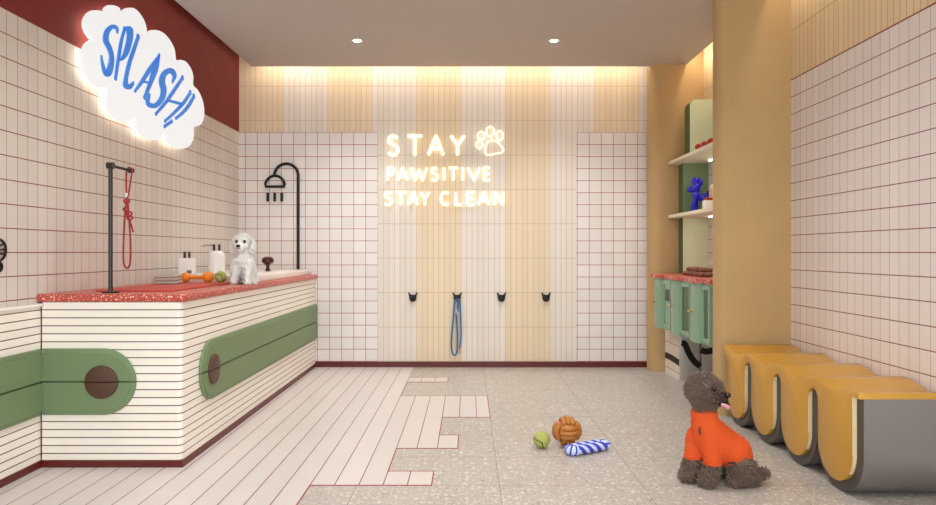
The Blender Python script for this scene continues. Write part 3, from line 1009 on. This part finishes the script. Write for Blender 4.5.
# figurine
SY, SX = 6.46, 2.11
ft = SHZ = 1.51
fg = thing('dog_figurine', 'glossy cobalt blue balloon-like dog figurine on the lower shelf', 'figurine', (SX, SY, SHZ))
def fz(zx, zy, dy=0):
    p = at(680+zx/12.625, 180+zy/12.625, SY)
    return Vector((p.x-SX, dy, p.z-SHZ))
u = 6.46/700/12.625*1.32
body_p = [((fz(195, 150)), 45*u, fz(205, 160), 44*u), (fz(190, 160), 38*u, fz(112, 182), 22*u), (fz(205, 170), 32*u, fz(205, 250), 30*u), (fz(200, 250), 38*u, fz(280, 275), 34*u),
          (fz(190, 280, -.015), 22*u, fz(152, 450, -.02), 22*u), (fz(215, 280, .02), 22*u, fz(212, 450, .025), 22*u),
          (fz(285, 280, -.02), 22*u, fz(300, 450, -.025), 20*u), (fz(285, 280, .02), 22*u, fz(330, 450, .025), 20*u),
          (fz(280, 265), 16*u, fz(345, 245), 14*u), (fz(345, 245), 18*u, fz(375, 220), 32*u), (fz(375, 220), 32*u, fz(388, 210), 28*u)]
bdy = blob('body', body_p, M_COBALT, fg, .005, 3)
zmin = min(v.co.z for v in bdy.data.vertices)
bdy.location.z = -zmin
for ex, dy in ((172, -.02), (262, .02)):
    e_ = obj('ear', ball(BM(), fz(ex, 78, dy), 1, 3, (27*u, 20*u, 44*u)), M_COBALT, fg); e_.location.z = -zmin
obj('nose', ball(BM(), fz(95, 183), 12*u, 2), M_NAVY, fg).location.z = -zmin
tb = thing('product_box', 'small white carton with a red lid in front of the blue figurine', 'box', (2.085, 6.05, 1.51))
obj('carton', box(BM(), -.05, .06, -.04, .04, 0, .09, .003), M_WHITEP, tb)
obj('lid', box(BM(), -.035, .062, -.042, .042, .09, .112, .003), M_CHERRY, tb)
obj('printed_patch', box(BM(), .02, .045, -.041, -.04, .03, .07), M_TOWELD, tb)
tb = thing('product_box', 'tall tan carton standing at the right wall behind the blue figurine', 'box', (2.215, 6.27, 1.51))
obj('carton', box(BM(), -.045, .045, -.035, .035, 0, .21, .003), plain('tan_card', (214, 186, 140), .7), tb)
obj('lid', box(BM(), -.046, .046, -.036, .036, .21, .245, .003), M_WHITEP, tb)
for i, (px, lab) in enumerate(((699.5, 'small red ball on the upper shelf, farthest of the three'), (705.5, 'small red ball on the upper shelf, middle of the three'), (712, 'small red ball on the upper shelf, beside the big pillar'))):
    Y_ = 1.985*F/(px-CX)
    b_ = obj('toy_ball', ball(BM(), (0, 0, 0), .038, 3, (1, 1, .8)), M_CHERRY, loc=(1.985, Y_, 2.024+.0304))
    tag(b_, lab, 'ball', 'red balls on the upper shelf')
# chews on the counter
rnd = random.Random(4)
ch0 = None
k = 0
for row, n_, z_ in ((0, 5, .95+.021), (1, 4, .95+.056)):
    for i in range(n_):
        y_ = 6.1-.11*i-(.055 if row else 0)
        x_ = 1.93 if row == 0 else 1.95
        p_ = [Vector((math.sin(a*2+i)*.008, 0, 0))+Vector((0.11*(a/PI-.5)*2*.55, .012*math.sin(a*2), 0)) for a in [PI*q/8 for q in range(9)]]
        if ch0 is None:
            bm = tube(BM(), p_, [.012, .02, .0205, .018, .0205, .018, .0205, .019, .012], 10)
            ch0 = obj('dog_chew', bm, M_CHEW)
            c_ = ch0
        else:
            c_ = ch0.copy(); COL.objects.link(c_)
        c_.location = (x_, y_, z_)
        c_.rotation_euler = (0, 0, rnd.uniform(-.25, .25))
        tag(c_, 'brown chew in the small two-layer pile on the red alcove counter', 'dog chew', 'brown chews on the red counter')

# ------------------------------------------------------------------ scalloped bench
XB, PITCH = 1.80, .42
CS = [3.40+PITCH*k for k in range(4)]
bo = Vector((2.03, 4.03, 0))
bench = thing('scalloped_bench', 'mustard bench of four U-shaped pods in grey metal along the right wall', 'bench', bo)
def ztop(y):
    return .494+.018*math.cos(2*PI*(y-3.595)/PITCH)
NEAR, FAR = CS[0]-.21, CS[-1]+.21
for i, c in enumerate(CS):
    y0, y1 = c-.21, c+.21
    top = [(y0+(y1-y0)*k/24, ztop(y0+(y1-y0)*k/24)) for k in range(25)]
    right = [(y1, .45)]+[(y1-.05+.05*math.cos(a)*1.0, .40+.05*math.sin(a)) for a in [PI/2*(1-k/6) for k in range(7)]][::1] if False else None
    # from the far top down the far side, round the bottom, up the near side
    fs_ = [(y1-.05*math.sin(a), .40+.05*math.cos(a)) for a in [PI/2*k/6 for k in range(7)]]
    bt_ = [(c+.16*math.cos(a), .21-.16*math.sin(a)) for a in [PI*k/24 for k in range(25)]]
    ns_ = [(y0+.05*math.sin(a), .40+.05*math.cos(a)) for a in [PI/2*(1-k/6) for k in range(7)]]
    if i == 0:
        ns_ = [(y0+.05, .481), (y0-.004, .481)]
    out = top+fs_+bt_+ns_
    if i == 0:
        out[0] = (y0-.004, ztop(y0)-.003)
    bm = prism(BM(), out, XB-.022, XR-.0205, 'x', bev=.0035)
    for f in bm.faces:                               # light on each pod's near-side edge, painted as a paler band
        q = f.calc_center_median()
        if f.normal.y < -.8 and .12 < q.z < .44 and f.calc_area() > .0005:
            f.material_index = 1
    seat = obj('pod', shift(bm, -bo), [M_GOLD, M_LITEDGE], bench, angle=40)
    # metal shell wrapped round the pod
    oc = [(c+.21*math.cos(a), .21-.21*math.sin(a)) for a in [PI*k/28 for k in range(29)]]
    ic = [(c+.16*math.cos(a), .21-.16*math.sin(a)) for a in [PI*k/28 for k in range(29)]]
    zt_n = .481 if i == 0 else .45
    zi_n = .481 if i == 0 else .40
    ring_ = [(y1, .45)]+oc+[(y0, zt_n)]+([(y0+.05, .481)] if i == 0 else [(y0+.05*math.sin(a), .40+.05*math.cos(a)) for a in [PI/2*k/6 for k in range(1, 7)]])
    ring_ += ic[::-1]+[(y1-.05*math.sin(a), .40+.05*math.cos(a)) for a in [PI/2*(1-k/6) for k in range(6)]]
    sh_ = obj('shell', shift(prism(BM(), ring_, XB+.004, XR-.0205, 'x'), -bo), M_STEEL, bench, angle=40)
    obj('rim', shift(prism(BM(), ring_, XB, XB+.004, 'x'), -bo), M_RIM, sh_, angle=40)  # same metal as the shell, its darker reflection painted into the colour

# ------------------------------------------------------------------ toys on the floor
b = obj('tennis_ball', ball(BM(), (0, 0, 0), .049, 4), M_TENNIS, loc=(.434, 4.12, .049))
b.rotation_euler = (1.1, .2, .6)
tag(b, 'yellow-green tennis ball on the terrazzo floor beside the woven ball', 'ball')
# woven ball: six patches of three thick bands
wb = thing('woven_ball', 'amber woven rubber ball on the terrazzo floor', 'ball', (.588, 4.16, 0), .12)
R_ = .077
obj('core', ball(BM(), (0, 0, R_), R_*.88, 3), M_WEAVE, wb)
axes = [((1, 0, 0), (0, 0, 1)), ((-1, 0, 0), (0, 0, 1)), ((0, -1, 0), (1, 0, 0)), ((0, 1, 0), (1, 0, 0)), ((0, 0, 1), (0, 1, 0)), ((0, 0, -1), (0, 1, 0))]
for nrm, dr in axes:
    nrm, dr = Vector(nrm), Vector(dr)
    sd = nrm.cross(dr)
    for k in (-1, 0, 1):
        path = []
        for q in range(13):
            a = math.radians(-46+92*q/12)
            v = nrm*math.cos(a)+dr*math.sin(a)
            lift = R_*(.93+.06*math.cos(a*1.9))
            w_ = v*lift+sd*k*.029
            w_ = w_.normalized()*(R_*(.86+.10*math.cos(a*1.9)) if k else R_*(.88+.11*math.cos(a*1.9)))
            path.append(w_+Vector((0, 0, R_)))
        rr = [.009]+[.0153]*11+[.009]
        obj('woven_band', tube(BM(), path, rr, 8), M_WEAVE, wb)
zm = min(min((o_.matrix_basis @ v.co).z for v in o_.data.vertices) for o_ in wb.children)
wb.location.z = -zm
# rope toy
p0, p1 = Vector((.61, 3.985, 0)), Vector((.785, 4.085, 0))
rt = thing('rope_toy', 'blue and white twisted cotton rope toy on the terrazzo floor', 'toy', (.70, 4.035, 0))
ro = Vector((.70, 4.035, 0))
dv = (p1-p0).normalized()
sv = Vector((-dv.y, dv.x, 0))
def strand(ph, lift, rad, turns, r_t, side, m):
    pts_ = []
    for q in range(41):
        t_ = q/40
        a = ph+2*PI*turns*t_
        c = p0.lerp(p1, t_)+sv*side+Vector((0, 0, lift))
        pts_.append(c+sv*math.cos(a)*rad+Vector((0, 0, math.sin(a)*rad))-ro)
    return tube(BM(), pts_, r_t, 8)
for side, lift, ph0 in ((-.018, .029, 0), (.026, .029, .8)):
    for q in range(4):
        obj('strand', strand(ph0+q*PI/2, lift, .0145, 1.8, .0135, side, None), M_BANDBLUE if q % 2 else M_BANDWHITE, rt)
for q, e, d in ((0, p0, -1), (1, p1, 1)):      # folded loop at the near end, tuft at the far end
    if q == 0:
        pts_ = [e+dv*(-.034*math.sin(a))*1.0+sv*(.004-.024*math.cos(a))+Vector((0, 0, .029))-ro for a in [PI*k/12 for k in range(13)]]
        o_ = obj('loop', tube(BM(), pts_, .027, 10), M_BANDWHITE, rt)
        for k_ in range(5):
            a = PI*(k_+.5)/5
            cc = e+dv*(-.034*math.sin(a))+sv*(.004-.024*math.cos(a))+Vector((0, 0, .029))-ro
            tan = (dv*(-math.cos(a))*.034+sv*.024*math.sin(a)).normalized()
            na = Vector((0, 0, 1)); nb = tan.cross(na)
            tube(bm := BM(), [cc+(na*math.cos(w)+nb*math.sin(w))*.0245+tan*.010*math.sin(w/2) for w in [2*PI*j/14 for j in range(14)]], .0055, 6, closed=True)
            obj('blue_wrap', bm, M_BANDBLUE, o_)
    else:
        for j in range(14):
            a = 2*PI*j/14
            c = e+sv*(.004+.034*math.cos(a))+Vector((0, 0, .03+.02*math.sin(a)))-ro
            obj('tassel', tube(BM(), [c-dv*.01, c+dv*.012, c+dv*.03+sv*.006*math.cos(a)], [.009, .009, .005], 6), M_BANDBLUE if j % 3 == 0 else M_BANDWHITE, rt)
zm = min(min(v.co.z for v in o_.data.vertices) for o_ in rt.children)
rt.location.z = -zm

# ------------------------------------------------------------------ grey dog in an orange jumper
DY = 3.49
gd = thing('grey_dog', 'fluffy grey-brown poodle sitting on the terrazzo in an orange jumper', 'dog', ((722-468)*DY/F, DY, 0))
bodyp = [((-.065, 0, .25), .075, (.06, .01, .14), .076), ((-.09, 0, .27), .055, (-.09, -.005, .41), .044),
         ((-.12, .035, .2), .04, (-.132, .03, .12), .034), ((-.132, .03, .12), .042, (-.15, .025, .034), .042), ((-.15, .025, .042), .04, (-.168, .012, .036), .036),
         ((-.07, -.045, .2), .04, (-.061, -.045, .11), .034), ((-.063, -.045, .11), .04, (-.082, -.048, .042), .04), ((-.084, -.05, .04), .04, (-.098, -.062, .036), .036),
         ((.08, -.035, .095), .066, (.09, -.045, .06), .052), ((.125, -.045, .036), .036, (.04, -.055, .034), .032), ((.08, .07, .095), .066, (.06, .085, .06), .05), ((.09, .08, .035), .033, (.02, .09, .034), .03),
         ((.12, .01, .06), .034, (.165, .0, .034), .022), ((.165, 0, .034), .022, (.205, -.01, .052), .025),
         ((-.090, 0, .468), .076, (1.12, 1.05, .98)), ((-.092, 0, .498), .054, (1.25, 1.15, .85)), ((-.125, -.02, .45), .042, (1, 1, 1.2)),
         ((-.058, -.03, .442), .048, (-.032, -.052, .436), .037), ((-.09, -.01, .41), .046, (-.08, -.02, .41), .042)]
gb = blob('body', bodyp, M_GREYFUR, gd, .0085, 5, .010, 42)
def in_jumper(c):
    return .118 < c.z < .34 if c.x < -.03 else .125 < c.z < .34
fur('coat', gb, M_GREYFUR2, 9000, .021, .0036, gd, lambda c: not in_jumper(c) and not (c.x > -.04 and .40 < c.z < .47 and c.y < -.05), seed=11, curl=.8)
jump = [((-.088, 0, .30), .070, (-.09, -.003, .345), .060), ((-.068, 0, .25), .088, (.06, .005, .156), .09), ((-.085, -.005, .30), .074, (-.065, 0, .23), .09),
        ((.055, .0, .155), .09, (.085, .005, .145), .07),
        ((-.115, .035, .225), .056, (-.132, .03, .13), .047), ((-.075, -.04, .225), .052, (-.062, -.045, .122), .047)]
jo = blob('jumper', jump, M_ORANGECLOTH, gd, .008, 5, .0035, 28, seed=5)
jo['label'] = 'orange fleece jumper'
obj('collar', lathe(BM(), [(.056, .325), (.064, .327), (.066, .35), (.062, .362), (.054, .362)], (-.09, -.003, 0), 28), M_ORANGECLOTH, jo)
obj('zip_pull', box(BM(), -.140, -.132, -.082, -.070, .262, .298, .002), M_BROWN, jo)
for (c, r_) in (((-.132, .03, .125), .044), ((-.062, -.045, .116), .045)):
    obj('cuff', lathe(BM(), [(r_-.004, -.006), (r_+.003, -.006), (r_+.004, .006), (r_-.002, .008)], c, 24), M_ORANGECLOTH, jo)
obj('waist_tag', box(BM(), -.005, .03, -.098, -.09, .125, .133, .001), M_NAVY, jo)
e_ = blob('ear', [((-.135, -.04, .475), .024, (-.145, -.05, .435), .028), ((-.145, -.05, .435), .028, (-.138, -.052, .405), .022)], M_GREYFUR, gd, .007, 3, .004, 60)
fur('ear_fur', e_, M_GREYFUR2, 900, .016, .003, e_, seed=21, curl=.8)
obj('eye', ball(BM(), (-.068, -.083, .486), .0125, 3), M_EYE, gd)
obj('eye', ball(BM(), (-.018, -.012, .488), .0125, 3), M_EYE, gd)
mz = blob('muzzle', [((-.058, -.038, .441), .050, (-.030, -.060, .434), .039)], plain('dark_muzzle_fur', (62, 50, 44), .9, scale=60, var=.3, spec=.1), gd, .006, 4, .004, 60)
mz['label'] = 'darker short-furred muzzle'
obj('nose', ball(BM(), (-.003, -.086, .456), .0155, 3, (1, 1, .85)), M_EYE, gd)
obj('mouth', ball(BM(), (-.020, -.080, .412), .026, 3, (1.15, 1, .5)), M_EYE, gd)
obj('tongue', tube(BM(), catmull([(-.036, -.094, .412), (-.022, -.104, .409), (-.010, -.108, .402), (-.006, -.108, .394)], 5), [.009]*8+[.0105]*5+[.007]*3, 10), M_PINK, gd)

# ------------------------------------------------------------------ camera, daylight from the open front, view
cam = bpy.data.cameras.new('camera')
cam.lens = F/936*36; cam.sensor_width = 36; cam.clip_start = .05
co_ = bpy.data.objects.new('camera', cam)
COL.objects.link(co_)
co_.location = (0, 0, EYE)
co_.rotation_euler = (PI/2, 0, 0)
S.camera = co_
w = bpy.data.worlds.new('world')
w.use_nodes = True
S.world = w
bg = w.node_tree.nodes['Background']
bg.inputs[0].default_value = (.86, .95, 1.0, 1)
bg.inputs[1].default_value = 3.3
vs = S.view_settings
vs.view_transform = 'Standard'
vs.look = 'None'
vs.gamma = 1
vs.use_curve_mapping = False
vs.exposure = 0.32
